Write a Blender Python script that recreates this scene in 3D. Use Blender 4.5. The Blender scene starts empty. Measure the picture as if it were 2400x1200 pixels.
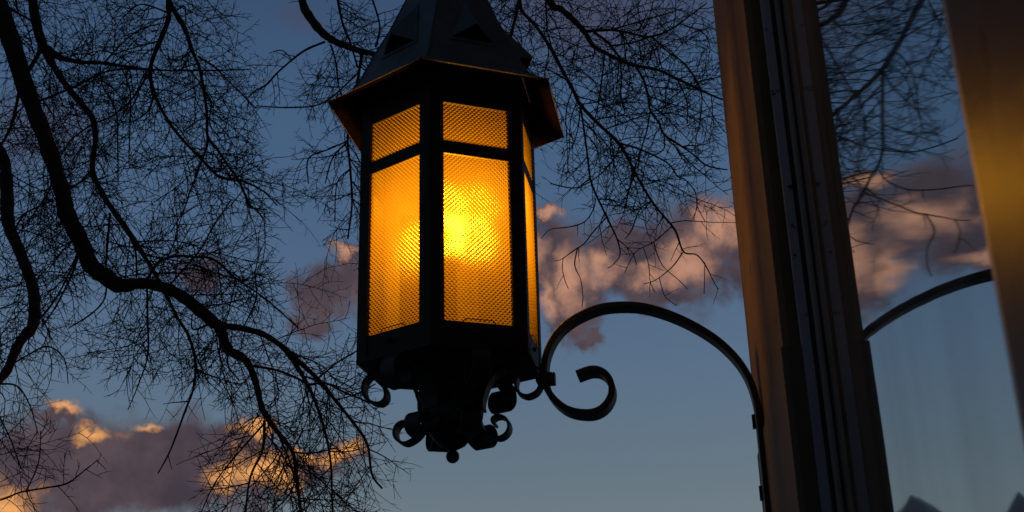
import bpy, math, random
import numpy as np
from mathutils import Vector, Matrix
random.seed(7)
R = math.radians
SC = bpy.context.scene
COL = SC.collection

# ------------------------------------------------------------------ camera and the frame of the place
CAMZ = 1.7
FPX, PITCH, ROLL = 2668.95, 0.35881973, -0.02805459
PSI = 0.15149381                       # direction of the facade
_F = np.array([0, math.cos(PITCH), math.sin(PITCH)])
_R = np.array([1.0, 0, 0])
_U = np.cross(_R, _F)
CR = _R * math.cos(ROLL) + _U * math.sin(ROLL)
CU = -_R * math.sin(ROLL) + _U * math.cos(ROLL)
LC = np.array([-0.17143633, 3.0, 0.0])  # lantern axis, relative to the camera
def ray(x, y):
    return _F + CR * (x - 1200) / FPX - CU * (y - 600) / FPX
def at(x, y, dist):
    d = ray(x, y)
    return d * (dist / d[1]) + np.array([0, 0, CAMZ])
def to_px(P):
    P = np.asarray(P) - np.array([0, 0, CAMZ])
    d = P @ _F
    if d < 0.1: return (-9999, -9999)
    return (1200 + FPX * (P @ CR) / d, 600 - FPX * (P @ CU) / d)

cd = bpy.data.cameras.new('camera')
cam = bpy.data.objects.new('camera', cd); COL.objects.link(cam)
cd.sensor_width = 36; cd.lens = FPX / 2400 * 36
cd.clip_start = 0.02; cd.clip_end = 3000
cd.dof.use_dof = True; cd.dof.focus_distance = 5.0; cd.dof.aperture_fstop = 10
M = Matrix(((CR[0], CU[0], -_F[0]), (CR[1], CU[1], -_F[1]), (CR[2], CU[2], -_F[2])))
cam.matrix_world = Matrix.Translation((0, 0, CAMZ)) @ M.to_4x4()
SC.camera = cam

# ------------------------------------------------------------------ helpers
def tag(o, label=None, cat=None, group=None, kind=None):
    if label: o['label'] = label
    if cat: o['category'] = cat
    if group: o['group'] = group
    if kind: o['kind'] = kind
    return o
def empty(name, loc, rz=0, **k):
    o = bpy.data.objects.new(name, None); COL.objects.link(o)
    o.location = loc; o.rotation_euler = (0, 0, rz); o.empty_display_size = .1
    return tag(o, **k)

class MB:
    def __init__(s): s.v = []; s.f = []
    def add(s, vs, fs):
        n = len(s.v); s.v += [tuple(v) for v in vs]; s.f += [tuple(i + n for i in f) for f in fs]
    def box(s, x0, x1, y0, y1, z0, z1):
        s.add([(x0,y0,z0),(x1,y0,z0),(x1,y1,z0),(x0,y1,z0),(x0,y0,z1),(x1,y0,z1),(x1,y1,z1),(x0,y1,z1)],
              [(0,3,2,1),(4,5,6,7),(0,1,5,4),(1,2,6,5),(2,3,7,6),(3,0,4,7)])
    def prism(s, poly, z0, z1):         # poly counter-clockwise in xy
        n = len(poly)
        s.add([(x,y,z0) for x,y in poly] + [(x,y,z1) for x,y in poly],
              [tuple(range(n-1,-1,-1)), tuple(range(n,2*n))] + [(i,(i+1)%n,n+(i+1)%n,n+i) for i in range(n)])
    def lathe(s, prof, n=24, rot=0, cap=True):
        vs = []
        for r, z in prof:
            for k in range(n):
                a = rot + 2*math.pi*k/n
                vs.append((r*math.sin(a), r*math.cos(a), z))
        fs = []
        for i in range(len(prof)-1):
            for k in range(n):
                fs.append((i*n+k, i*n+(k+1)%n, (i+1)*n+(k+1)%n, (i+1)*n+k))
        if cap:
            fs.append(tuple(range(n))); fs.append(tuple((len(prof)-1)*n+k for k in range(n-1,-1,-1)))
        s.add(vs, fs)
    def sphere(s, c, r, nu=20, nv=12):
        vs = []; fs = []
        for i in range(nv+1):
            t = math.pi*i/nv
            for k in range(nu):
                a = 2*math.pi*k/nu
                vs.append((c[0]+r*math.sin(t)*math.cos(a), c[1]+r*math.sin(t)*math.sin(a), c[2]+r*math.cos(t)))
        for i in range(nv):
            for k in range(nu):
                fs.append((i*nu+k, (i+1)*nu+k, (i+1)*nu+(k+1)%nu, i*nu+(k+1)%nu))
        s.add(vs, fs)
    def strip(s, pts, w, th, taper=None, ax=None):
        """flat bar bent along pts (x,z) in the local xz plane, width along y, chamfered section;
        ax rotates the plane round the z axis (radians, 0 = x axis)"""
        P = catmull(pts); n = len(P)
        sec = []; c = min(th*.3, .002); hw, ht = w/2, th/2
        for (a, b) in [(-hw+c,-ht),(hw-c,-ht),(hw,-ht+c),(hw,ht-c),(hw-c,ht),(-hw+c,ht),(-hw,ht-c),(-hw,-ht+c)]:
            sec.append((a, b))
        vs = []; ca, sa = (math.cos(ax), math.sin(ax)) if ax is not None else (1, 0)
        for i, (x, z) in enumerate(P):
            x0, z0 = P[max(i-1,0)]; x1, z1 = P[min(i+1,n-1)]
            dx, dz = x1-x0, z1-z0; l = math.hypot(dx, dz) or 1
            nx, nz = -dz/l, dx/l
            for a, b in sec:
                X = x + nx*b; Z = z + nz*b; Y = a
                vs.append((X*ca - Y*sa, X*sa + Y*ca, Z))
        m = 8; fs = []
        for i in range(n-1):
            for k in range(m):
                fs.append((i*m+k, i*m+(k+1)%m, (i+1)*m+(k+1)%m, (i+1)*m+k))
        fs.append(tuple(range(m-1,-1,-1))); fs.append(tuple((n-1)*m+k for k in range(m)))
        s.add(vs, fs)
    def build(s, name, mat, parent=None, smooth=False, loc=None, **k):
        me = bpy.data.meshes.new(name); me.from_pydata(s.v, [], s.f); me.materials.append(mat)
        me.validate(); me.update()
        import bmesh
        bm = bmesh.new(); bm.from_mesh(me); bmesh.ops.recalc_face_normals(bm, faces=bm.faces); bm.to_mesh(me); bm.free()
        if smooth:
            me.polygons.foreach_set('use_smooth', [True]*len(me.polygons))
            me.set_sharp_from_angle(angle=R(38))
        o = bpy.data.objects.new(name, me); COL.objects.link(o)
        if parent: o.parent = parent
        if loc: o.location = loc
        return tag(o, **k)
def catmull(pts, sub=8):
    out = []; n = len(pts)
    for i in range(n-1):
        p0 = pts[max(i-1,0)]; p1 = pts[i]; p2 = pts[i+1]; p3 = pts[min(i+2,n-1)]
        for j in range(sub):
            t = j/sub
            out.append(tuple(.5*((2*p1[k]) + (-p0[k]+p2[k])*t + (2*p0[k]-5*p1[k]+4*p2[k]-p3[k])*t*t + (-p0[k]+3*p1[k]-3*p2[k]+p3[k])*t**3) for k in range(len(p1))))
    out.append(tuple(pts[-1])); return out

# ------------------------------------------------------------------ materials
def mat(name):
    m = bpy.data.materials.new(name); m.use_nodes = True; nt = m.node_tree
    return m, nt, nt.nodes, nt.links, nt.nodes['Principled BSDF']
def rough_mat(name, c1, c2, rough, scale=8, bump=.2, metal=0, detail=6, stretch=None, spec=.5, bdist=.004, rvar=.12):
    m, nt, N, L, b = mat(name)
    tc = N.new('ShaderNodeTexCoord'); mp = N.new('ShaderNodeMapping')
    L.new(tc.outputs['Object'], mp.inputs[0])
    if stretch: mp.inputs['Scale'].default_value = stretch
    n1 = N.new('ShaderNodeTexNoise'); n1.inputs['Scale'].default_value = scale; n1.inputs['Detail'].default_value = detail
    n1.inputs['Roughness'].default_value = .65
    L.new(mp.outputs[0], n1.inputs['Vector'])
    r = N.new('ShaderNodeValToRGB'); r.color_ramp.elements[0].position = .35; r.color_ramp.elements[1].position = .68
    r.color_ramp.elements[0].color = (*c1, 1); r.color_ramp.elements[1].color = (*c2, 1)
    L.new(n1.outputs['Fac'], r.inputs[0]); L.new(r.outputs[0], b.inputs['Base Color'])
    mr = N.new('ShaderNodeMapRange'); mr.inputs[3].default_value = rough - rvar; mr.inputs[4].default_value = rough + rvar
    L.new(n1.outputs['Fac'], mr.inputs[0]); L.new(mr.outputs[0], b.inputs['Roughness'])
    n2 = N.new('ShaderNodeTexNoise'); n2.inputs['Scale'].default_value = scale*9; n2.inputs['Detail'].default_value = 4
    L.new(mp.outputs[0], n2.inputs['Vector'])
    bp = N.new('ShaderNodeBump'); bp.inputs['Strength'].default_value = bump; bp.inputs['Distance'].default_value = bdist
    L.new(n2.outputs['Fac'], bp.inputs['Height']); L.new(bp.outputs[0], b.inputs['Normal'])
    b.inputs['Metallic'].default_value = metal; b.inputs['Specular IOR Level'].default_value = spec
    return m
M_stone = rough_mat('painted stone', (.115,.086,.055), (.17,.125,.080), .75, 5, .5, spec=.08, bdist=.001, rvar=.05)
M_paint = rough_mat('glossy painted stone', (.070,.052,.038), (.10,.075,.055), .36, 5, .35, spec=.05, bdist=.001, rvar=.04)
M_stone_dark = rough_mat('stone block', (.095,.074,.06), (.13,.10,.08), .7, 7, .4, spec=.08, bdist=.003)
M_copper = rough_mat('weathered brown metal', (.020,.012,.009), (.045,.026,.017), .6, 14, .3, metal=.2, spec=.35)
M_roof = rough_mat('weathered roof sheet', (.15,.165,.18), (.23,.25,.265), .5, 10, .3, metal=.3)
M_iron = rough_mat('black wrought iron', (.018,.018,.020), (.035,.033,.034), .5, 22, .5, spec=.4)
M_frame = rough_mat('grey painted steel', (.24,.25,.31), (.34,.35,.42), .45, 9, .3, stretch=(1,1,.3))
def chips(m, scale, lo, col=(.02,.018,.018)):
    nt = m.node_tree; N = nt.nodes; L = nt.links; b = N['Principled BSDF']
    src = b.inputs['Base Color'].links[0].from_socket
    tc = N.new('ShaderNodeTexCoord'); n = N.new('ShaderNodeTexNoise'); n.inputs['Scale'].default_value = scale; n.inputs['Detail'].default_value = 5
    L.new(tc.outputs['Object'], n.inputs['Vector'])
    mr = N.new('ShaderNodeMapRange'); mr.inputs[1].default_value = lo; mr.inputs[2].default_value = lo+.03
    L.new(n.outputs['Fac'], mr.inputs[0])
    mx = N.new('ShaderNodeMix'); mx.data_type = 'RGBA'; L.new(mr.outputs[0], mx.inputs[0]); L.new(src, mx.inputs[6]); mx.inputs[7].default_value = (*col, 1)
    L.new(mx.outputs[2], b.inputs['Base Color'])
chips(M_frame, 34, .62); chips(M_stone, 9, .66, (.05,.04,.035)); chips(M_paint, 7, .64, (.03,.024,.02)); chips(M_iron, 40, .62, (.045,.022,.012))
M_bead = rough_mat('brown glazing bead', (.26,.18,.15), (.36,.26,.22), .5, 9, .3)
M_rubber_shade = rough_mat('black gasket and vent shade', (.008,.008,.009), (.02,.02,.02), .7, 30, .3)
M_bark = rough_mat('bark', (.030,.024,.020), (.075,.060,.050), .9, 18, .8, spec=.2, bdist=.01)
M_ground = rough_mat('pavement', (.18,.18,.18), (.24,.235,.23), .85, 2, .4)
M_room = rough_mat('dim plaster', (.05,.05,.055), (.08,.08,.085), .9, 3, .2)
M_slate = rough_mat('pale roof metal', (.85,.85,.85), (.9,.9,.9), .5, 3, .1, metal=0)
M_dimmed = rough_mat('brown metal darkened against the lamp', (.0035,.0016,.0010), (.009,.0042,.0024), .85, 16, .3, spec=.03)  # near-black colour holds down the lamp's glow; shade put into the colour
M_brass = rough_mat('dark brass', (.25,.17,.07), (.35,.24,.10), .45, 20, .2, metal=.6)

def amber():
    m, nt, N, L, b = mat('amber prismatic glass')
    N.remove(b); out = N['Material Output']
    tr = N.new('ShaderNodeBsdfTranslucent'); tr.inputs[0].default_value = (.052, .0178, .0004, 1)
    rf = N.new('ShaderNodeBsdfRefraction'); rf.inputs['Color'].default_value = (.026, .0140, .0006, 1)
    rf.inputs['Roughness'].default_value = .52; rf.inputs['IOR'].default_value = 1.35
    gl = N.new('ShaderNodeBsdfGlossy'); gl.inputs['Roughness'].default_value = .45; gl.inputs['Color'].default_value = (.8,.8,.8,1)
    tp = N.new('ShaderNodeBsdfTransparent'); tp.inputs[0].default_value = (1, .50, .012, 1)
    m1 = N.new('ShaderNodeMixShader'); m1.inputs[0].default_value = .45
    L.new(tr.outputs[0], m1.inputs[1]); L.new(rf.outputs[0], m1.inputs[2])
    m2 = N.new('ShaderNodeMixShader'); m2.inputs[0].default_value = .065
    L.new(m1.outputs[0], m2.inputs[1]); L.new(tp.outputs[0], m2.inputs[2])
    m3 = N.new('ShaderNodeMixShader'); m3.inputs[0].default_value = .02
    L.new(m2.outputs[0], m3.inputs[1]); L.new(gl.outputs[0], m3.inputs[2])
    L.new(m3.outputs[0], out.inputs[0])
    return m
M_amber = amber()
def bulbmat():
    m, nt, N, L, b = mat('glowing bulb')
    b.inputs['Emission Color'].default_value = (1, .80, .42, 1); b.inputs['Emission Strength'].default_value = 7
    return m
M_bulb = bulbmat()
def windowglass():
    m, nt, N, L, b = mat('window glass')
    N.remove(b); out = N['Material Output']
    tc = N.new('ShaderNodeTexCoord')
    n = N.new('ShaderNodeTexNoise'); n.inputs['Scale'].default_value = 3.0; n.inputs['Detail'].default_value = 2
    L.new(tc.outputs['Object'], n.inputs['Vector'])
    bp = N.new('ShaderNodeBump'); bp.inputs['Strength'].default_value = .05; bp.inputs['Distance'].default_value = .004
    L.new(n.outputs['Fac'], bp.inputs['Height'])
    d = N.new('ShaderNodeTexNoise'); d.inputs['Scale'].default_value = 160; d.inputs['Detail'].default_value = 3
    L.new(tc.outputs['Object'], d.inputs['Vector'])
    dr = N.new('ShaderNodeMapRange'); dr.inputs[1].default_value = .62; dr.inputs[2].default_value = .75; dr.inputs[3].default_value = .05; dr.inputs[4].default_value = .20
    L.new(d.outputs['Fac'], dr.inputs[0])
    g = N.new('ShaderNodeBsdfGlossy'); g.inputs['Roughness'].default_value = .018; g.inputs['Color'].default_value = (.80,.84,.85,1)
    L.new(bp.outputs[0], g.inputs['Normal'])
    t = N.new('ShaderNodeBsdfTransparent'); t.inputs[0].default_value = (.9,.93,.92,1)
    mx = N.new('ShaderNodeMixShader'); mx.inputs[0].default_value = .85
    L.new(t.outputs[0], mx.inputs[1]); L.new(g.outputs[0], mx.inputs[2])
    mp2 = N.new('ShaderNodeMapping'); mp2.inputs['Scale'].default_value = (1, 3.2, .35); L.new(tc.outputs['Object'], mp2.inputs[0])
    hz = N.new('ShaderNodeTexNoise'); hz.inputs['Scale'].default_value = 2.2; hz.inputs['Detail'].default_value = 4; L.new(mp2.outputs[0], hz.inputs['Vector'])
    hr = N.new('ShaderNodeMapRange'); hr.inputs[1].default_value = .38; hr.inputs[2].default_value = .7; hr.inputs[3].default_value = 0; hr.inputs[4].default_value = .16
    L.new(hz.outputs['Fac'], hr.inputs[0])
    ad = N.new('ShaderNodeMath'); ad.operation = 'ADD'; L.new(hr.outputs[0], ad.inputs[0]); L.new(dr.outputs[0], ad.inputs[1])
    df = N.new('ShaderNodeBsdfDiffuse'); df.inputs[0].default_value = (.30,.31,.32,1)
    m2 = N.new('ShaderNodeMixShader'); L.new(ad.outputs[0], m2.inputs[0])
    L.new(mx.outputs[0], m2.inputs[1]); L.new(df.outputs[0], m2.inputs[2])
    L.new(m2.outputs[0], out.inputs[0])
    return m
M_glass = windowglass()

# ------------------------------------------------------------------ wall lantern
ZB = .547
LAN = empty('wall_lantern', (LC[0], LC[1], CAMZ + ZB), -PSI,
            label='lit hexagonal metal lantern with glowing amber glass on a curved iron bracket', cat='lantern')
OFF = (0, 0, -ZB)
def lp(mb, name, m, parent=LAN, smooth=False, **k):
    return mb.build(name, m, parent, smooth, OFF if parent is LAN else None, **k)
RB = .265
ap = RB*math.cos(R(30))
def face_pt(a, s, z, off=0):            # a: face direction, s along the face, off outward
    a = R(a); d = (math.sin(a), math.cos(a)); t = (math.cos(a), -math.sin(a))
    return (d[0]*(ap+off) + t[0]*s, d[1]*(ap+off) + t[1]*s, z)
FACES = [210, 150, 90, 30, -30, -90]
HALF = RB/2
PW = .0372
for a in [180, 120, 60, 0, -60, -120]:
    ar = R(a); c = np.array([math.sin(ar), math.cos(ar)])
    pts = []
    def along(sgn, dist, inn):
        # from the corner along one of its two faces
        b = R(a + sgn*120); e = np.array([math.sin(b), math.cos(b)])
        p = c*(RB - inn/math.cos(R(30))) + e*dist
        return tuple(p)
    poly = [along(-1, PW, 0), along(0, 0, 0)[:2] if False else tuple(c*RB), along(1, PW, 0),
            along(1, PW, .011), tuple(c*(RB-.011/math.cos(R(30)))), along(-1, PW, .011)]
    mb = MB(); mb.prism(poly, .806, 1.640)
    lp(mb, 'corner_post', M_copper)
def rail(z0, z1, name='rail'):
    mb = MB()
    for a in FACES:
        w = HALF - PW
        vs = [face_pt(a, s, z, o) for z in (z0, z1) for (s, o) in ((-w,-.0025), (w,-.0025), (w,-.012), (-w,-.012))]
        mb.add(vs, [(0,1,2,3),(4,5,6,7),(0,1,5,4),(1,2,6,5),(2,3,7,6),(3,0,4,7)])
    return lp(mb, name, M_copper)
rail(1.488, 1.638); rail(1.335, 1.371)
br = rail(.807, .866)
for a in FACES[:3]:                     # screw heads on the bottom rail
    mb = MB(); 
    cx = face_pt(a, -.0 + .012, .838, .0)
    mb.sphere(cx, .006, 12, 8)
    mb.build('screw', M_copper, br, True)
# pyramid-patterned panes
CELL = .0125
def pane(a, z0, z1):
    w = HALF - PW + .003; z0 -= .003; z1 += .003
    mb = MB(); h = .0050
    ns = int(2*w/CELL)+1; nz = int((z1-z0)/CELL)+1
    idx = {}
    def V(s, z, o):
        s = max(-w, min(w, s)); z = max(z0, min(z1, z))
        k = (round(s,5), round(z,5), o > 0)
        if k not in idx:
            idx[k] = len(mb.v); mb.v.append(face_pt(a, s, z, -.007 + (o if o else 0)))
        return idx[k]
    for j in range(-1, 2*nz+2):
        for i in range(-1, ns+2):
            cs = -w + (i + (.5 if j % 2 else 0))*CELL; cz = z0 + j*CELL/2
            if cs-CELL/2 > w or cs+CELL/2 < -w or cz-CELL/2 > z1 or cz+CELL/2 < z0: continue
            p = [V(cs-CELL/2, cz, 0), V(cs, cz-CELL/2, 0), V(cs+CELL/2, cz, 0), V(cs, cz+CELL/2, 0)]
            q = V(cs, cz, h)
            for k in range(4):
                f = (p[k], p[(k+1)%4], q)
                if len(set(f)) == 3: mb.f.append(f)
    return lp(mb, 'glass_pane', M_amber)
for a in FACES:
    pane(a, .866, 1.335); pane(a, 1.371, 1.488)
# wire clips that hold the lower panes
for a in FACES[:3]:
    mb = MB()
    def wire(p, q, r=.0016):
        p = np.array(p); q = np.array(q); d = q-p; d /= np.linalg.norm(d)
        u = np.cross(d, [0.1,.2,1]); u /= np.linalg.norm(u); v = np.cross(d, u)
        vs = [tuple(b + r*(math.cos(t)*u + math.sin(t)*v)) for b in (p, q) for t in [2*math.pi*k/6 for k in range(6)]]
        mb.add(vs, [(k,(k+1)%6,6+(k+1)%6,6+k) for k in range(6)] + [tuple(range(6)), tuple(range(11,5,-1))])
    A = face_pt(a, -.045, .866, -.001); B = face_pt(a, -.036, .874, -.001); Cc = face_pt(a, .036, .874, -.001); D = face_pt(a, .045, .866, -.001)
    wire(A, B); wire(B, Cc); wire(Cc, D)
    lp(mb, 'wire_clip', M_iron)
# roof
prof = [(.3665,1.5575),(.330,1.577),(.297,1.605),(.271,1.645),(.232,1.733),(.186,1.824),(.152,1.905),(.118,1.985),(.070,2.10),(.030,2.20)]
mb = MB(); n = len(prof)
def shell(pr_out, dr, dz):
    loop = pr_out + [(r-dr, z-dz) for r, z in reversed(pr_out)]; vs = []
    for r, z in loop:
        for k in range(6):
            a = R(60*k); vs.append((r*math.sin(a), r*math.cos(a), z))
    tot = len(loop)
    return vs, [(i*6+k, i*6+(k+1)%6, ((i+1)%tot)*6+(k+1)%6, ((i+1)%tot)*6+k) for i in range(tot) for k in range(6)]
mb.add(*shell(prof, .003, .0015))
roof = lp(mb, 'roof', M_roof)
mb = MB(); mb.add(*shell([(r-.0045, z-.0022) for r, z in prof[:5]], .003, .0015))  # dark inner sheet added so the eave underside stays dim above the lamp
mb.build('roof_shade_lining', M_dimmed, roof)
mb = MB()                               # rolled seams on the hips
for k in range(6):
    a = R(60*k); P = [(r*math.sin(a), r*math.cos(a), z) for r, z in prof]
    for i in range(len(P)-1):
        p = np.array(P[i]); q = np.array(P[i+1]); d = (q-p)/np.linalg.norm(q-p); u = np.array([math.cos(a), -math.sin(a), 0]); v = np.cross(d, u)
        rr = .0028
        v8 = [tuple(b + rr*(math.cos(t)*u + math.sin(t)*v)) for b in (p, q) for t in [2*math.pi*m/6 for m in range(6)]]
        mb.add(v8, [(m,(m+1)%6,6+(m+1)%6,6+m) for m in range(6)])
mb.build('hip_seam', M_roof, roof, True)
# little gabled vents on each roof slope
def roof_ap(z):
    for (r0,z0),(r1,z1) in zip(prof, prof[1:]):
        if z0 <= z <= z1: return (r0+(r1-r0)*(z-z0)/(z1-z0))*math.cos(R(30))
    return .1
def rp(a, s, z, out=0):
    a = R(a); r = roof_ap(z) + out
    return (math.sin(a)*r + math.cos(a)*s, math.cos(a)*r - math.sin(a)*s, z)
for a in FACES:
    zb, zt, hw, pr = 1.707, 1.872, .062, .056
    for part in (0, 1):
        mb = MB()
        if part == 0:
            A = rp(a,-hw,zb,.004); B = rp(a,hw,zb,.004); T = rp(a,0,zt,.004); P = rp(a,0,zb+.034,pr)
            A2 = rp(a,-hw+.004,zb,.001); B2 = rp(a,hw-.004,zb,.001); T2 = rp(a,0,zt-.006,.001); P2 = rp(a,0,zb+.030,pr-.004)
            mb.add([A,B,T,P,A2,B2,T2,P2], [(0,3,2),(3,1,2),(4,6,7),(7,6,5),(0,4,7,3),(3,7,5,1)])
            mb.build('vent_hood', M_roof, roof)
        else:                           # flange round the opening; the throat's shade is a black sheet below
            A = rp(a,-hw-.012,zb-.012,.003); B = rp(a,hw+.012,zb-.012,.003); T = rp(a,0,zt+.020,.003)
            a1 = rp(a,-hw,zb,.0035); b1 = rp(a,hw,zb,.0035); t1 = rp(a,0,zt,.0035)
            mb.add([A,B,T,a1,b1,t1], [(0,1,4,3),(1,2,5,4),(2,0,3,5)])
            mb.build('vent_flange', M_roof, roof)
    mb = MB(); mb.add([rp(a,-hw+.004,zb+.001,.002), rp(a,hw-.004,zb+.001,.002), rp(a,0,zt-.008,.002)], [(0,1,2)])  # black sheet painted in for the shade inside the hood
    mb.build('vent_shade_sheet', M_rubber_shade, roof)
# top finial above the picture
mb = MB(); mb.lathe([(.045,2.17),(.03,2.21),(.014,2.24),(.02,2.27),(.008,2.30),(.004,2.40)], 16); lp(mb, 'roof_finial', M_iron, smooth=True)
# bottom plate, stem, ball
mb = MB(); mb.lathe([(.2655,.806),(.2655,.797),(.235,.790),(.20,.788)], 6); lp(mb, 'bottom_plate', M_copper)
mb = MB(); mb.lathe([(.075,.789),(.055,.772),(.046,.750),(.050,.725),(.078,.704),(.084,.694),(.086,.678),(.083,.660),(.072,.638),(.052,.612),(.034,.592),(.014,.582)], 12)
lp(mb, 'stem', M_iron, smooth=True)
mb = MB(); mb.sphere((0,0,.5645), .0180); lp(mb, 'ball_finial', M_iron, smooth=True)
up = [(.170,.789),(.200,.795),(.224,.796),(.241,.777),(.243,.747),(.224,.724),(.197,.717),(.181,.731),(.183,.755),(.197,.772)]
upC = [(.235,.785),(.250,.770),(.243,.740),(.230,.720),(.205,.711),(.183,.722),(.176,.743),(.180,.762)]
lo = [(.070,.672),(.077,.649),(.086,.628),(.103,.613),(.126,.604),(.146,.613),(.155,.632),(.148,.653),(.130,.662),(.113,.657),(.112,.645),(.119,.640)]
for a in FACES:
    mb = MB(); mb.strip([(.150,.788),(.122,.777),(.102,.752),(.091,.724),(.085,.700),(.086,.682)], .056, .006, ax=R(90-a)); lp(mb, 'stem_strap', M_iron, smooth=True)
    ax = R(90 - a)                      # direction of the face in the xy plane
    mb = MB(); mb.strip(upC if a == 90 else up, .052, .0075, ax=ax); lp(mb, 'scroll', M_iron, smooth=True)
    mb = MB(); mb.strip(lo, .056, .0070, ax=ax); lp(mb, 'scroll', M_iron, smooth=True)
# bulb and holder
mb = MB(); mb.sphere((0.006,-.01,1.205), .026, 24, 16); lp(mb, 'bulb', M_bulb, smooth=True)
mb = MB(); mb.lathe([(.012,.80),(.012,1.09),(.020,1.10),(.022,1.15)], 16); 
for i, v in enumerate(mb.v): mb.v[i] = (v[0]+.006, v[1]-.01, v[2])
lp(mb, 'lamp_holder', M_dimmed, smooth=True)
LAMP_W = 190
pl = bpy.data.lights.new('lamp_light', 'POINT'); pl.energy = LAMP_W; pl.shadow_soft_size = .05; pl.color = (1,.80,.45)
po = bpy.data.objects.new('lamp_light', pl); COL.objects.link(po); po.parent = LAN; po.location = (0.006,-.01,1.205-ZB)
# bracket arm
arm = [(.800,.05),(.800,.30),(.800,.50),(.800,.60),(.798,.655),(.787,.712),(.765,.762),(.731,.808),(.692,.845),(.640,.882),(.584,.912),(.524,.934),(.461,.942),(.405,.938),(.350,.918),(.310,.893),(.281,.860),(.262,.820),(.255,.785),(.254,.765)]
mb = MB(); mb.strip(arm, .058, .017)
arm_o = lp(mb, 'bracket_arm', M_iron, smooth=True)
cs = [(.254,.790),(.254,.750),(.262,.722),(.281,.692),(.310,.667),(.345,.655),(.382,.654),(.412,.670),(.430,.700),(.428,.735),(.409,.760),(.380,.768),(.341,.758)]
mb = MB(); mb.strip(cs, .078, .017); lp(mb, 'bracket_scroll', M_iron, smooth=True)
mb = MB(); mb.box(.232,.276,-.032,.032,.745,.768); mb.box(.276,.281,-.014,.014,.741,.772); lp(mb, 'clamp', M_iron)
for z in (.615, .432):
    mb = MB()
    for k in range(8):                  # rosette washer with a nut, seen edge on at the bar's foot
        t = 2*math.pi*k/8
        mb.sphere((.800, .030+.011*math.cos(t)*.6, z+.020*math.sin(t)), .0075, 8, 6)
    mb.sphere((.797, .034, z), .012, 10, 8); mb.box(.784,.812,.018,.034,z-.018,z+.018)
    lp(mb, 'bolt', M_iron)

# ------------------------------------------------------------------ building
BLD = empty('building', (LC[0], LC[1], 0), -PSI,
            label='brown stone building corner with pilasters framing a tall window', cat='building')
Z = CAMZ; NF = .811
def chpoly(x0, x1, y0, y1, c=.012):     # chamfered rectangle
    return [(x0+c,y0),(x1,y0),(x1,y1),(x0+c,y1),(x0,y1-c),(x0,y0+c)]
arc = [(NF+.11*(1-math.cos(R(t))), .325+.11*math.sin(R(t))) for t in range(0, 91, 10)]
mb = MB(); mb.prism([(NF+.012,-.8),(1.30,-.8),(1.30,.435)] + arc[::-1] + [(NF,-.788)], Z+.585, 7.0)
pil = mb.build('pilaster', M_stone, BLD, label='far pilaster carrying the lantern bracket')
mb = MB(); mb.prism([(NF+.004,-.82),(1.30,-.82),(1.30,.445)] + [(x-.006,y+.009) for x, y in arc[::-1]] + [(NF-.006,-.81)], 0.0, Z+.580); mb.box(NF+.01,1.29,-.79,.32,Z+.580,Z+.585)
mb.build('pilaster_base', M_stone_dark, pil)
mb = MB(); mb.prism([(NF+.003,-2.255),(NF,-2.258),(NF,-3.9),(1.30,-3.9),(1.30,-2.255)], 0.0, 7.0)
mb.build('pilaster', M_paint, BLD, label='near pilaster glowing orange in the lantern light')
mb = MB(); mb.box(.86,1.28,-2.275,-.825,0,.95); mb.build('spandrel', M_stone_dark, BLD)
mb = MB(); mb.box(.80,1.28,-2.275,-.825,.951,1.0); mb.build('sill', M_stone, BLD)
mb = MB(); mb.box(.84,1.28,-2.275,-.805,6.3,7.0); mb.build('lintel', M_stone_dark, BLD)
mb = MB(); mb.box(1.00,1.28,.446,1.25,0,7.0); mb.build('wall', M_stone_dark, BLD)
mb = MB(); mb.box(.78,6.0,-4.0,1.35,7.002,7.25); mb.build('roof', M_slate, BLD)
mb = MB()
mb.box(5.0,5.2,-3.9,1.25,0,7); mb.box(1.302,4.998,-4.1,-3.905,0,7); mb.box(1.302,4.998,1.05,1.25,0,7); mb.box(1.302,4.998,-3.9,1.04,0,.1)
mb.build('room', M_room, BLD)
WIN = MB()
G = .884; TILT = .036                 # the pane leans a touch out of the wall plane
WIN.box(.843,.861,-.822,-.802,1.0,6.3)                       # flat steel face
WIN.box(.8615,.905,-.806,-.8015,1.0,6.3)
WIN.box(.815,.838,-2.254,-2.236,1.0,6.3)
WIN.box(.82,.905,-2.235,-.824,1.0,1.03); WIN.box(.82,.905,-2.235,-.824,6.27,6.3)
w = WIN.build('window', M_frame, BLD, label='tall window reflecting the dusk sky')
mb = MB(); mb.box(.8635,.8685,-.822,-.807,1.03,6.27); mb.build('gasket', M_rubber_shade, w)
mb = MB(); mb.prism([(.8695,-.8065),(.8695,-.829),(.874,-.836),(.8795,-.836),(.8825,-.829),(.8825,-.8065)], 1.03, 6.27)
mb.build('glazing_bead', M_bead, w)
zc = 1.3
while zc < 6.1:
    z = zc; zc += random.uniform(.12,.5)
    mb = MB(); mb.box(.8612,.8634,-.823-random.uniform(0,.003),-.812,z,z+random.uniform(.02,.08)); mb.build('clip', M_rubber_shade, w)
def pane_n(t):                          # old glass: it leans and bows a little
    u = (-.8-t)/1.1
    return G - (.020*u*1.1 + .0215*1.1*max(u,0)**3/3)
ys = list(np.linspace(-.8075, -2.2505, 60))
mb = MB(); mb.prism([(pane_n(y), y) for y in ys] + [(pane_n(y)+.006, y) for y in ys[::-1]], 1.031, 6.269)
mb.build('window_pane', M_glass, w, True)

# ------------------------------------------------------------------ ground
mb = MB(); mb.add([(-1500,-1500,0),(1500,-1500,0),(1500,1500,0),(-1500,1500,0)], [(0,1,2,3)])
mb.build('ground', M_ground, kind='structure')

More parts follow.
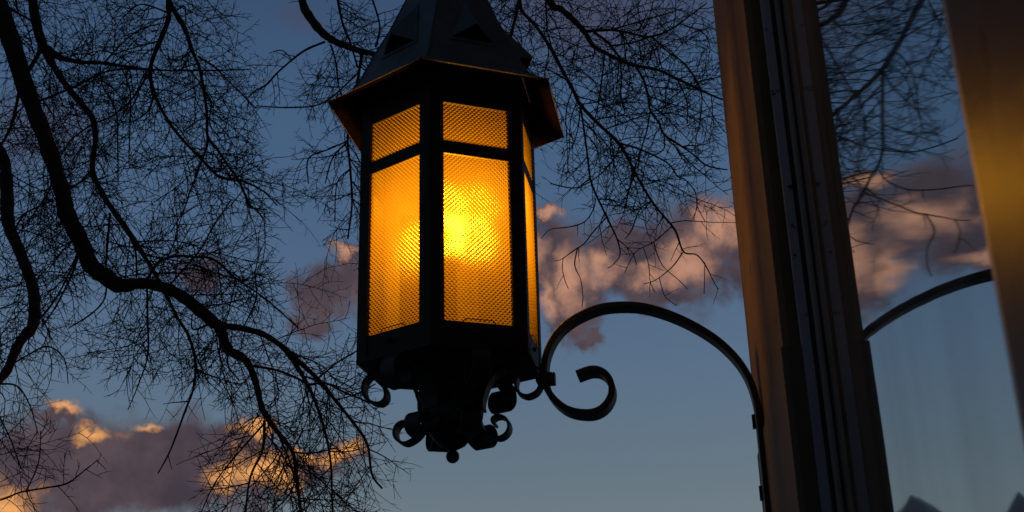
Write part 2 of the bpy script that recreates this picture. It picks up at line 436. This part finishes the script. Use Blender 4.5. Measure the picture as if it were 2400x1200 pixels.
# ------------------------------------------------------------------ steep roof seen only in the window, and an added one for its ghost reflection
def mirror(P):                          # mirror in the plane of the glass
    a = PSI + TILT; Nn = np.array([math.cos(a), -math.sin(a), 0])
    P0 = LC + np.array([math.cos(PSI), -math.sin(PSI), 0])*G + np.array([math.sin(PSI), math.cos(PSI), 0])*-.8
    return P - 2*((P-P0)@Nn)*Nn
def spire(px, py, dist, hw, lab, skew):
    d = ray(px, py); P = mirror(d*(dist/d[1]))
    t = empty('house', (P[0], P[1], 0), .35, label=lab, cat='house')
    top = P[2] + CAMZ; eave = top - hw*2.3
    mb = MB(); mb.add([(-hw,-hw,eave),(hw,-hw,eave),(hw,hw,eave),(-hw,hw,eave),(skew,0,top)], [(0,1,4),(1,2,4),(2,3,4),(3,0,4),(3,2,1,0)])
    mb.build('roof', M_slate, t)
    mb = MB(); mb.box(-hw*.88,hw*.88,-hw*.88,hw*.88,0,eave-.01); mb.build('wall', M_stone, t)
spire(2216,1150,26,1.6,'far house with a steep pointed grey roof reflected low in the window', .5)
spire(2368,1150,40,3.2,'added house standing in for the ghost reflection of the far roof in the window', 1.0)  # added roof that draws the fainter double reflection of the first one

# ------------------------------------------------------------------ tree
TREE = empty('bare_tree', (-6.0, 8.6, 0), 0, label='leafless tree with drooping limbs and fine twigs against the dusk sky', cat='tree')
TO = np.array([-6.0, 8.6, 0])
class Tubes:
    def __init__(s): s.V = []; s.Fc = []; s.n = 0
    def add(s, P, rad, sides):
        P = np.asarray(P, float); n = len(P)
        if n < 2: return
        d = np.gradient(P, axis=0); d /= np.linalg.norm(d, axis=1)[:,None] + 1e-9
        ref = np.array([.31,.95,.05]) if abs(d[:,1]).mean() < .9 else np.array([1.,0,0])
        u = np.cross(d, ref); u /= np.linalg.norm(u, axis=1)[:,None] + 1e-9
        v = np.cross(d, u)
        t = np.arange(sides)*2*math.pi/sides
        ring = P[:,None,:] + np.asarray(rad)[:,None,None]*(np.cos(t)[None,:,None]*u[:,None,:] + np.sin(t)[None,:,None]*v[:,None,:])
        s.V.append(ring.reshape(-1,3))
        i = np.arange(n-1)[:,None]; k = np.arange(sides)[None,:]
        q = np.stack([i*sides+k, i*sides+(k+1)%sides, (i+1)*sides+(k+1)%sides, (i+1)*sides+k], -1).reshape(-1,4) + s.n
        s.Fc.append(q); s.n += n*sides
    def build(s, name, m, parent, off, **kw):
        if not s.V: return None
        V = np.concatenate(s.V) - off; Q = np.concatenate(s.Fc)
        me = bpy.data.meshes.new(name); me.vertices.add(len(V)); me.vertices.foreach_set('co', V.ravel().astype('f4'))
        me.loops.add(len(Q)*4); me.loops.foreach_set('vertex_index', Q.ravel().astype('i4'))
        me.polygons.add(len(Q)); me.polygons.foreach_set('loop_start', np.arange(0, len(Q)*4, 4, dtype='i4'))
        me.polygons.foreach_set('use_smooth', np.ones(len(Q), bool))
        me.materials.append(m); me.update(calc_edges=True)
        o = bpy.data.objects.new(name, me); COL.objects.link(o); o.parent = parent
        return tag(o, **kw)
rng = np.random.default_rng(11)
UP = np.array([0,0,1.0])
def region(P):
    """how freely fine wood grows here: the crown's own outline with its open gaps"""
    x, y = to_px(P)
    if x < -60 or y < -80 or x > 1750: return .35 if (x > -400 and y > -500 and x < 2300) else .0
    if x < 860:
        if 560 < x < 770 and y < 130: return .25
        if 600 < x < 700 and 230 < y < 400: return .35
        if 640 < x < 760 and 480 < y < 640: return .35
        if 110 < x < 520 and 890 < y < 1010: return .4
        if 240 < x < 470 and y > 1010: return .22
        return 1
    if x < 1000: return .7 if y > 930 + (x-860)*1.1 or y < 250 else (.9 if y < 700 else 0)
    lim = 405 + 130*max(0, min(1, (x-1270)/160))
    if x < 1235: return .9 if y < 560 else 0
    if x < 1260: return .9 if y < 440 else 0
    return 1 if y < lim - 40 else (.5 if y < lim + 60 else 0)
PXM = 1/FPX
def grow(tb, p, d, length, r0, order, dens):
    """a side branch: wanders, droops, carries shorter ones"""
    step = (.055, .038, .026)[order-1]
    n = max(2, int(length/step)); P = [p]; cur = p.copy(); d = d/np.linalg.norm(d)
    bend = rng.normal(0, 1, 3)*.05
    for i in range(n):
        d = d + rng.normal(0, (.09,.085,.07)[order-1], 3) + bend - UP*(.042,.020,.004)[order-1]
        d /= np.linalg.norm(d); cur = cur + d*step; P.append(cur.copy())
        if i % 3 == 2 and rng.random() > region(cur) + (.25 if order == 3 else 0): break
    n = len(P); rad = r0*np.linspace(1, (.38,.5,.6)[order-1], n)
    tb.add(P, rad, 4 if order == 1 else 3)
    if order < 3:
        sp = (.036, .044)[order-1]; nxt = 0; side = 1
        for i in range(1, n-1):
            nxt += step
            if nxt >= sp:
                nxt = rng.uniform(-.02, .008)
                w = region(P[i])
                if rng.random() > w*dens: continue
                dd = P[i+1]-P[i-1]; dd /= np.linalg.norm(dd)
                q = np.cross(dd, rng.normal(0,1,3) + np.array([0,1.2*side,0])); q /= np.linalg.norm(q)+1e-9; side = -side
                nd = dd*rng.uniform(.35,.9) + q*rng.uniform(.6,1.1)
                L = rng.uniform(.14,.60) if order == 1 else rng.uniform(.03,.11)
                if order == 1: L *= 1 - .5*i/n
                grow(tb, P[i], nd, L, max(r0*(.62 if order == 1 else .75), .75*7.5/FPX), order+1, dens)
def limb(name, traces, depth, dens, ext, label=None):
    """traces: (px,py,width) lists; the first is the limb, the rest its forks"""
    wood = Tubes(); fine = Tubes(); 
    for ti, tr in enumerate(traces):
        dz = depth + (rng.uniform(-.5,.5) if ti and not tr[0][2:] == () and False else 0)
        pts = catmull([tuple(map(float, t)) for t in tr], 6)
        n = len(pts); drift = rng.uniform(-.35,.35) if ti else -.6
        D = [dz + drift*(i/n)**1.3 for i in range(n)]
        if ti:
            # start where the parent passes
            x0, y0 = pts[0][:2]; best = min(base, key=lambda b: (b[0]-x0)**2+(b[1]-y0)**2)
            D = [best[2] + drift*(i/n)**1.3 for i in range(n)]
        P = [at(p[0], p[1], d) for p, d in zip(pts, D)]
        rad = [max(p[2]*.56, .95)*d*PXM*(1+.06*math.sin(i*1.7)+rng.normal(0,.035)) for i, (p, d) in enumerate(zip(pts, D))]
        if ti == 0 and ext is not None:
            s = P[0]; e0 = ext; mid = s*.65+e0*.35; mid[2] = max(s[2],e0[2]) + 1.6; pre = []
            for k in range(14):
                t = k/14; pre.append((1-t)**2*e0 + 2*t*(1-t)*mid + t*t*s)
            P = pre + P; rad = [rad[0]*(1.9-.9*k/14) for k in range(14)] + rad
            pts = [(-999,-999,30)]*14 + pts; D = [dz]*14 + D
        wood.add(P, rad, 8 if tr[0][2] > 8 else 5)
        if ti == 0: base = [(p[0],p[1],d) for p, d in zip(pts, D)]
        else: base = base + [(p[0],p[1],d) for p, d in zip(pts, D)]
        acc = 0
        for i in range(1, len(P)-1):
            if pts[i][0] < -400: continue
            acc += np.linalg.norm(P[i]-P[i-1])
            wpx = pts[i][2]; sp = .070 if wpx < 9 else .08
            while acc > sp:
                acc -= sp*rng.uniform(.6,1.4)
                w = region(P[i])
                if rng.random() > w*dens + .10: continue
                dd = P[i+1]-P[i-1]; dd /= np.linalg.norm(dd)
                q = np.cross(dd, rng.normal(0,1,3) + np.array([0,rng.choice([-1,1])*1.5,0])); q /= np.linalg.norm(q)+1e-9
                nd = dd*rng.uniform(.2,.9) + q*rng.uniform(.6,1.1)
                tip = wpx < 4.5
                L = rng.uniform(.10,.30) if tip else rng.uniform(.3,1.15)
                rr = (1.55 if not tip else 1.05)*D[i]*PXM*rng.uniform(.8,1.35)
                grow(fine, P[i], nd, L, rr, 2 if tip else 1, dens)
    o = wood.build('limb', M_bark, TREE, TO, label=label)
    f = fine.build('twigs', M_bark, o, TO, kind='stuff')
    return o
TT = np.array([-5.7, 8.9, 9.3])         # fork of the trunk
tk = Tubes()
Pk = [TO + np.array([0,0,-.1]), TO + np.array([.02,0,.5]), TO+np.array([.05,.02,1.6]), TO+np.array([.02,.08,3.0]), TO+np.array([.12,.15,4.6]), TO+np.array([.25,.25,6.8]), TO+np.array([.3,.3,9.5])]
Pk = [np.array(p) for p in catmull([tuple(p) for p in Pk], 5)]
tk.add(Pk, np.linspace(.42,.22,len(Pk)), 14)
tk.build('trunk', M_bark, TREE, TO)
limb('limb', [
 [(-60,-110,50),(8,42,46),(61,208,42),(109,333,38),(148,458,38),(156,500,40),(190,567,38),(213,622,38),(248,650,36),(283,670,33),(333,664,25),(387,675,25),(437,702,26),(496,752,27),(517,770,24),(534,818,22),(575,844,17),(598,891,15),(616,961,13),(651,1013,11),(686,1060,9),(695,1118,8),(706,1210,6)],
 [(445,700,14),(487,733,14),(517,760,15),(569,770,14),(616,783,13),(657,809,12),(697,844,11),(744,888,10),(785,937,8),(832,996,7),(861,1042,6),(872,1112,5),(896,1145,4)],
 [(657,809,10),(686,844,11),(721,902,9),(744,955,7),(765,1025,6),(776,1095,5),(779,1200,4)],
 [(590,858,6),(645,867,6),(692,885,6),(727,901,6),(760,897,5),(808,920,5),(878,949,3)],
 [(387,687,7),(417,746,7),(442,787,7),(458,846,7),(454,908,6),(435,961,5),(400,1054,4),(370,1110,3)],
 [(622,990,5),(560,1060,4),(505,1130,3),(470,1205,3)],
 [(620,985,7),(616,1054,6),(587,1118,5),(575,1205,4)],
 [(346,652,7),(375,612,7),(417,600,6),(450,602,6),(500,608,6),(552,652,5),(604,687,4),(651,725,4),(700,770,3)],
 [(394,672,5),(425,637,5),(471,583,4),(496,537,4),(540,470,3)],
 [(744,888,4),(790,850,4),(840,820,3)],
 [(569,770,4),(600,700,4),(598,640,3),(612,580,3)],
 [(686,1060,5),(730,1062,4),(790,1050,3)],
 [(785,937,4),(830,925,3),(880,900,3)],
 [(185,590,6),(170,640,5),(130,720,4),(95,770,3)],
 [(250,655,5),(245,700,4),(215,735,4),(160,770,3)],
 [(345,668,5),(346,750,5),(347,830,4),(325,900,3),(300,960,2)],
 [(490,760,6),(452,772,4),(450,740,3)],
 [(534,822,5),(536,860,4),(560,890,3)],
 [(651,1013,5),(690,1130,4),(640,1200,3)],
 [(120,385,6),(118,440,5),(80,500,4),(45,545,3)],
], 7.4, 1.0, TT, 'thickest limb, bending at an elbow before it forks')
limb('limb', [
 [(70,-120,26),(77,0,23),(85,54,24),(100,104,24),(125,154,18),(158,204,16),(196,250,16),(219,283,15),(223,333,12),(217,396,12),(238,450,13),(267,496,13),(300,542,14),(333,592,11),(358,633,9),(384,680,7)],
 [(112,114,18),(142,135,15),(187,145,11),(242,148,10),(292,156,7),(346,162,6),(396,165,5),(500,165,4),(587,162,3)],
 [(245,146,5),(292,96,4),(333,67,4),(380,55,3)],
 [(90,237,6),(146,215,6),(183,200,6),(233,173,5),(283,162,5),(340,163,4)],
 [(67,165,10),(98,114,10)],
 [(217,396,6),(190,425,6),(160,443,6)],
 [(235,155,5),(240,200,4),(272,260,4),(276,330,4),(277,430,3)],
 [(285,158,4),(305,215,4),(305,285,4),(302,380,3)],
 [(258,500,6),(256,530,5),(250,600,5),(248,625,4)],
 [(300,545,5),(318,590,5),(320,650,4)],
 [(219,290,5),(170,325,4),(140,370,3)],
 [(85,54,6),(50,35,6),(10,10,7)],
], 8.0, 1.0, TT, 'slender limb curving down behind the thickest one')
limb('limb', [
 [(400,-110,18),(396,0,16),(394,46,12),(375,96,12),(358,138,10),(352,171,10),(358,208,10),(375,250,8),(400,292,8),(433,333,7),(471,371,7),(508,410,7),(537,421,6),(575,427,5),(617,448,4),(650,482,3)],
 [(398,5,13),(408,25,13),(433,67,12),(450,117,10),(467,158,8),(477,208,8),(485,267,7),(487,321,7),(512,354,7),(537,392,6),(558,421,6),(579,467,6),(587,485,5),(625,492,3)],
 [(487,321,5),(483,350,5),(470,385,5),(458,417,4),(445,450,4),(433,487,3),(400,545,3)],
 [(464,133,6),(504,158,5),(537,192,4),(571,225,4),(600,254,3)],
 [(346,175,6),(321,217,5),(292,250,4),(258,275,4),(225,287,4)],
 [(375,96,5),(320,110,4),(260,130,3)],
 [(362,220,4),(345,262,4),(310,285,3),(280,283,3)],
 [(477,208,5),(495,240,4),(492,290,3),(520,330,3)],
 [(410,28,4),(433,15,4),(435,60,3)],
 [(394,30,5),(330,10,4),(290,40,3)],
 [(450,117,5),(420,140,4),(380,135,3)],
], 8.6, 1.15, TT, 'limb hanging from the top edge and splitting in two')
limb('limb', [
 [(-70,250,26),(-15,330,26),(10,380,27),(16,450,29),(20,525,28),(42,579,26),(63,633,25),(77,675,24),(81,720,25),(76,765,24),(50,796,22),(33,829,20),(12,875,19),(-40,925,18)],
 [(79,762,6),(120,715,5),(150,665,4),(185,590,4)],
 [(18,860,6),(60,835,4),(110,812,4),(150,840,3),(160,900,2)],
 [(45,215,8),(28,290,7),(5,335,6),(-15,350,6)],
 [(30,550,5),(60,500,4),(125,470,4)],
 [(-5,900,5),(40,905,4),(70,950,3),(90,1020,2)],
 [(77,690,4),(100,640,3),(160,640,3)],
 [(0,880,5),(-5,960,4),(25,1030,3),(50,1100,3)],
 [(-40,925,6),(-60,1060,5),(-20,1168,4),(50,1153,4),(110,1143,4),(157,1133,4),(195,1105,3),(230,1077,2)],
 [(60,1153,3),(90,1085,3),(95,1010,2)],
], 6.8, .95, TT, 'limb sweeping along the left edge')
limb('limb', [
 [(690,-120,24),(708,0,22),(725,38,22),(754,75,20),(783,96,18),(817,110,16),(850,121,15),(879,127,13),(930,140,10),(990,175,7),(1060,260,5)],
 [(762,98,6),(717,117,6),(683,142,5),(650,171,5),(625,198,5),(600,212,4),(583,227,3),(560,250,2)],
 [(775,104,5),(787,146,4),(792,192,4),(800,225,3)],
 [(850,123,8),(843,160,8),(838,190,7),(825,240,5),(815,325,6),(821,396,6),(825,479,5),(815,560,4)],
 [(792,-20,7),(792,0,7),(804,58,6),(821,100,5),(838,158,5)],
 [(817,330,4),(770,350,4),(723,372,4),(723,430,3)],
 [(812,335,4),(780,370,4),(762,430,3)],
 [(683,138,3),(660,118,3),(630,125,2)],
 [(840,170,5),(760,240,4),(680,252,4),(600,248,3)],
 [(880,110,6),(890,60,5),(870,-10,5)],
 [(821,396,4),(790,430,3),(785,520,3)],
], 9.0, .95, TT + np.array([.4,.6,.5]), 'stout limb reaching behind the lantern roof')
limb('limb', [
 [(1190,-160,12),(1218,0,9),(1225,28,9),(1255,60,8),(1290,112,9),(1318,165,9),(1346,217,9),(1360,245,9),(1402,290,8),(1447,332,8),(1472,371,7),(1493,413,6),(1527,471,6),(1555,506,5),(1583,541,5),(1602,590,4),(1632,597,3),(1653,621,3),(1674,663,2),(1684,677,2)],
 [(1218,0,9),(1190,120,8),(1175,240,7),(1130,350,6),(1110,450,5),(1080,540,4)],
 [(1175,240,5),(1230,330,4),(1238,420,4),(1215,520,3)],
 [(1130,350,4),(1060,400,3),(1030,500,3)],
 [(1190,120,5),(1120,180,5),(1060,300,4),(1040,380,3)],
 [(1360,245,5),(1370,315,5),(1377,367,5),(1384,420,5),(1394,450,5),(1422,509,5),(1446,560,4),(1453,597,3),(1436,621,2),(1424,628,2)],
 [(1396,465,3),(1390,492,3),(1370,520,3),(1334,532,3),(1290,538,2),(1268,560,2)],
 [(1422,509,3),(1390,544,3),(1369,571,3),(1345,587,3),(1317,607,2),(1300,612,2)],
 [(1354,580,3),(1347,621,3),(1361,656,2),(1366,695,2),(1364,719,2)],
 [(1320,605,2),(1318,630,2),(1325,660,2),(1332,676,2)],
 [(1575,530,3),(1555,548,3),(1530,569,3),(1506,580,2),(1485,597,2),(1464,639,2)],
 [(1600,592,3),(1576,625,3),(1537,656,2),(1510,665,2)],
 [(1533,569,3),(1538,590,3),(1555,625,2),(1590,656,2),(1611,677,2)],
 [(1545,650,2),(1556,690,2),(1570,705,2),(1586,716,2)],
 [(1508,580,2),(1520,620,2),(1524,660,2),(1535,685,2)],
 [(1652,615,2),(1651,660,2),(1650,688,2)],
 [(1451,336,5),(1500,350,5),(1563,381,4),(1588,413,4),(1607,422,3),(1629,450,3),(1635,485,2),(1653,520,2)],
 [(1453,340,4),(1440,370,4),(1405,410,3),(1350,440,3),(1290,430,3)],
 [(1346,217,4),(1330,190,4),(1280,160,3),(1240,140,3)],
 [(1360,245,4),(1355,300,3),(1340,350,3)],
 [(1527,471,4),(1500,490,3),(1480,540,3),(1465,560,2)],
 [(1446,560,3),(1480,590,2),(1492,620,2)],
], 7.6, 1.0, TT + np.array([.8,.4,1.2]), 'thin limb descending right of the lantern to drooping tips')
limb('limb', [
 [(1240,-160,26),(1288,0,20),(1314,21,16),(1342,45,15),(1370,75,13),(1391,108,11),(1423,126,10),(1458,143,10),(1489,154,9),(1542,164,8),(1587,185,7),(1640,210,6),(1682,229,5),(1750,252,4)],
 [(1370,74,9),(1430,70,7),(1475,77,6),(1521,86,6),(1570,70,5),(1615,38,4),(1657,7,3)],
 [(1528,86,5),(1563,119,4),(1605,150,4),(1633,189,3),(1645,227,3),(1640,287,3),(1629,329,2)],
 [(1391,75,8),(1423,98,7),(1440,119,7),(1458,143,6)],
 [(1489,154,6),(1510,192,6),(1521,238,6),(1524,259,6),(1545,290,5),(1556,315,5),(1587,336,5),(1622,360,4),(1657,388,4),(1705,398,3)],
 [(1433,107,5),(1482,100,5),(1521,86,5)],
 [(1455,147,4),(1456,190,4),(1455,224,4),(1465,266,3)],
 [(1416,130,4),(1412,175,4),(1402,245,3),(1391,298,3),(1395,336,2)],
 [(1524,262,4),(1515,310,4),(1500,360,3),(1495,400,3)],
 [(1279,-10,5),(1283,70,4),(1297,122,4)],
 [(1430,70,5),(1500,50,4),(1600,20,3)],
 [(1556,315,4),(1555,350,3),(1520,370,3)],
 [(1391,108,4),(1390,130,4),(1340,140,3)],
 [(1587,185,4),(1610,240,3),(1610,290,3)],
], 8.4, 1.1, TT + np.array([1.0,.6,1.6]), 'limb spreading from the top edge toward the pilaster')

# ------------------------------------------------------------------ sky
world = bpy.data.worlds.new('World'); SC.world = world; world.use_nodes = True
nt = world.node_tree; N = nt.nodes; L = nt.links
bg = N['Background']
def lin(c): return tuple(((v/255)/12.92 if v/255 <= .04045 else ((v/255+.055)/1.055)**2.4) for v in c)
def azel(x, y):
    d = ray(x, y); d /= np.linalg.norm(d)
    return math.degrees(math.atan2(d[0], d[1])), math.degrees(math.asin(d[2]))
def math_(op, a, b=None, clamp=False):
    m = N.new('ShaderNodeMath'); m.operation = op; m.use_clamp = clamp
    for i, v in enumerate((a, b)):
        if v is None: continue
        if isinstance(v, (int, float)): m.inputs[i].default_value = v
        else: L.new(v, m.inputs[i])
    return m.outputs[0]
tc = N.new('ShaderNodeTexCoord'); sep = N.new('ShaderNodeSeparateXYZ'); L.new(tc.outputs['Generated'], sep.inputs[0])
az = math_('MULTIPLY', math_('ARCTAN2', sep.outputs[0], sep.outputs[1]), 57.29578)
el = math_('MULTIPLY', math_('ARCSINE', sep.outputs[2]), 57.29578)
P = N.new('ShaderNodeCombineXYZ'); L.new(az, P.inputs[0]); L.new(el, P.inputs[1])
P = P.outputs[0]
def noise(scale, detail, rough=.55, w=0.0, vec=None, col=False):
    n = N.new('ShaderNodeTexNoise'); n.noise_dimensions = '4D'
    n.inputs['Scale'].default_value = scale; n.inputs['Detail'].default_value = detail; n.inputs['Roughness'].default_value = rough; n.inputs['W'].default_value = w
    L.new(vec or P, n.inputs['Vector']); return n.outputs['Color' if col else 'Fac']
def vm(op, a, b=None, s=None):
    m = N.new('ShaderNodeVectorMath'); m.operation = op
    for i, v in enumerate((a, b)):
        if v is None: continue
        if isinstance(v, tuple): m.inputs[i].default_value = v
        else: L.new(v, m.inputs[i])
    if s is not None: m.inputs['Scale'].default_value = s
    return m.outputs['Value' if op == 'LENGTH' else 'Vector']
wc = noise(.55, 5, .6, 1.0, col=True)
warp = vm('SCALE', vm('SUBTRACT', wc, (.5,.5,.5)), s=3.4)
PW_ = vm('MULTIPLY', vm('ADD', P, warp), (1,1,0))
DEG = FPX*math.pi/180
def blobs(lst, vec):
    acc = None
    for (x, y, rx, ry, *s) in lst:
        a, e = azel(x, y); k = s[0] if s else 1
        l = vm('LENGTH', vm('MULTIPLY', vm('SUBTRACT', vec, (a, e, 0)), (DEG/rx, DEG/ry, 0)))
        b = math_('SUBTRACT', 1.0, l)
        if k != 1: b = math_('SUBTRACT', b, 1-k)
        if acc is None: acc = b
        else:
            m = N.new('ShaderNodeMath'); m.operation = 'SMOOTH_MAX'; m.inputs[2].default_value = .12
            L.new(acc, m.inputs[0]); L.new(b, m.inputs[1]); acc = m.outputs[0]
    return acc
def smooth(v, a, b, lo=0, hi=1):
    m = N.new('ShaderNodeMapRange'); m.interpolation_type = 'SMOOTHSTEP'
    m.inputs[1].default_value = a; m.inputs[2].default_value = b; m.inputs[3].default_value = lo; m.inputs[4].default_value = hi
    L.new(v, m.inputs[0]); return m.outputs[0]
def mixc(f, a, b):
    m = N.new('ShaderNodeMix'); m.data_type = 'RGBA'
    if isinstance(f, float): m.inputs[0].default_value = f
    else: L.new(f, m.inputs[0])
    for i, v in ((6, a), (7, b)):
        if isinstance(v, tuple): m.inputs[i].default_value = (*v, 1)
        else: L.new(v, m.inputs[i])
    return m.outputs[2]
# clear sky by elevation
ramp = N.new('ShaderNodeValToRGB'); cr = ramp.color_ramp
er = math_('DIVIDE', el, 90.0, clamp=True); L.new(er, ramp.inputs[0])
stops = [(0, (120,135,140)), (7, (107,122,132)), (10, (98,116,131)), (14, (89,111,135)), (18, (80,104,134)), (23, (72,98,130)), (28, (65,92,126)), (34, (53,75,106)), (50, (30,42,64)), (90, (18,26,42))]
cr.elements[0].position = 0; cr.elements[0].color = (*lin(stops[0][1]), 1)
cr.elements[1].position = 1; cr.elements[1].color = (*lin(stops[-1][1]), 1)
for e, c in stops[1:-1]:
    s = cr.elements.new(e/90); s.color = (*lin(c), 1)
sky = N.new('ShaderNodeTexSky'); sky.sky_type = 'NISHITA'; sky.sun_disc = False
SUN_EL, SUN_AZ = R(1.5), R(75)
sky.sun_elevation = SUN_EL; sky.sun_rotation = SUN_AZ
sk = N.new('ShaderNodeMix'); sk.data_type = 'RGBA'; sk.inputs[0].default_value = .06
skm = vm('SCALE', sky.outputs[0], s=.25)
clear = mixc(.05, ramp.outputs[0], skm)
# high thin mauve veil
veil = blobs([(1400,40,420,190),(90,300,200,130),(470,640,120,70,.9),(700,50,160,70,.6),(2100,30,300,150)], PW_)
vn = noise(.35, 5, .6, 5.0)
veil = smooth(math_('ADD', veil, math_('MULTIPLY', math_('SUBTRACT', vn, .5), 1.2)), 0.0, .9, 0, .62)
base = mixc(veil, clear, lin((74,72,92)))
# cumulus
shape = blobs([(50,1115,180,135),(220,1105,200,130),(400,1095,200,125),(540,1080,125,115),(620,1110,95,85),(690,1090,110,55,.95),(800,1075,80,50,.95),(130,990,70,40,.9),(600,1010,50,40),
               (760,690,110,75,.95),(805,600,55,38),(730,760,80,50,.85),(480,640,90,55,.62),
               (900,640,140,105),(1050,610,170,130),(1190,600,160,135),(1300,600,100,125),(1345,690,95,120),(1480,600,160,120),(1630,600,140,145),(1700,560,90,110),(1560,700,140,50,.8),(1385,790,45,40,.78),(1320,740,70,60,.9),(1290,500,45,30),(1150,700,150,50),(1800,600,150,120)], PW_)
f1 = noise(.62, 9, .54, 2.2)
dens = math_('ADD', shape, math_('MULTIPLY', math_('SUBTRACT', f1, .52), 1.05))
alpha = smooth(dens, -.16, .46)
lit = blobs([(1340,655,55,105),(1410,620,60,55),(1680,520,70,75),(1600,610,110,70),(1520,640,80,40,.9),(1290,500,45,26),(1285,690,40,60,.9),(800,592,50,24),
             (590,1005,60,30),(235,1018,60,26),(140,968,55,20),(350,1000,40,18,.9),(600,1100,95,55),(540,1120,60,40),(650,1130,70,40),(800,1065,60,38),(720,1060,50,30,.9),(20,1175,80,45),
             (1100,705,190,26,.95),(1240,600,70,60),(1060,500,60,25,.9),(900,700,80,40,.9)], PW_)
f2 = noise(.62, 8, .54, 8.1)
litm = smooth(math_('ADD', lit, math_('MULTIPLY', math_('SUBTRACT', f2, .5), 1.25)), -.12, 1.02)
# warmer and brighter close to the horizon
warm = smooth(el, 10.0, 19.0)
litcol = mixc(warm, lin((240,168,100)), lin((188,138,114)))
shcol = mixc(smooth(noise(.5, 6, .55, 3.3), .3, .75), lin((66,58,68)), lin((90,76,82)))
ccol = mixc(litm, shcol, litcol)
final = mixc(alpha, base, ccol)
# the sky is darker on the side away from the sunset
dk = smooth(math_('ABSOLUTE', az), 40, 100, 1.0, .30)
final = vm('SCALE', final); L.new(dk, final.node.inputs['Scale'])
L.new(final, bg.inputs[0]); bg.inputs[1].default_value = 1.0

sl = bpy.data.lights.new('sun', 'SUN'); sl.energy = .12; sl.color = (1,.62,.38); sl.angle = R(.5)
so = bpy.data.objects.new('sun', sl); COL.objects.link(so)
sd = Vector((math.sin(SUN_AZ)*math.cos(SUN_EL), math.cos(SUN_AZ)*math.cos(SUN_EL), math.sin(SUN_EL)))
so.rotation_euler = sd.to_track_quat('Z', 'Y').to_euler(); so.location = (0,0,20)

SC.view_settings.view_transform = 'Standard'; SC.view_settings.look = 'None'
SC.view_settings.exposure = 0; SC.view_settings.gamma = 1
SC.render.engine = 'CYCLES'
SC.cycles.use_denoising = True
SC.cycles.max_bounces = 8; SC.cycles.transparent_max_bounces = 12; SC.cycles.sample_clamp_indirect = 6
SC.cycles.caustics_refractive = True; SC.cycles.caustics_reflective = True
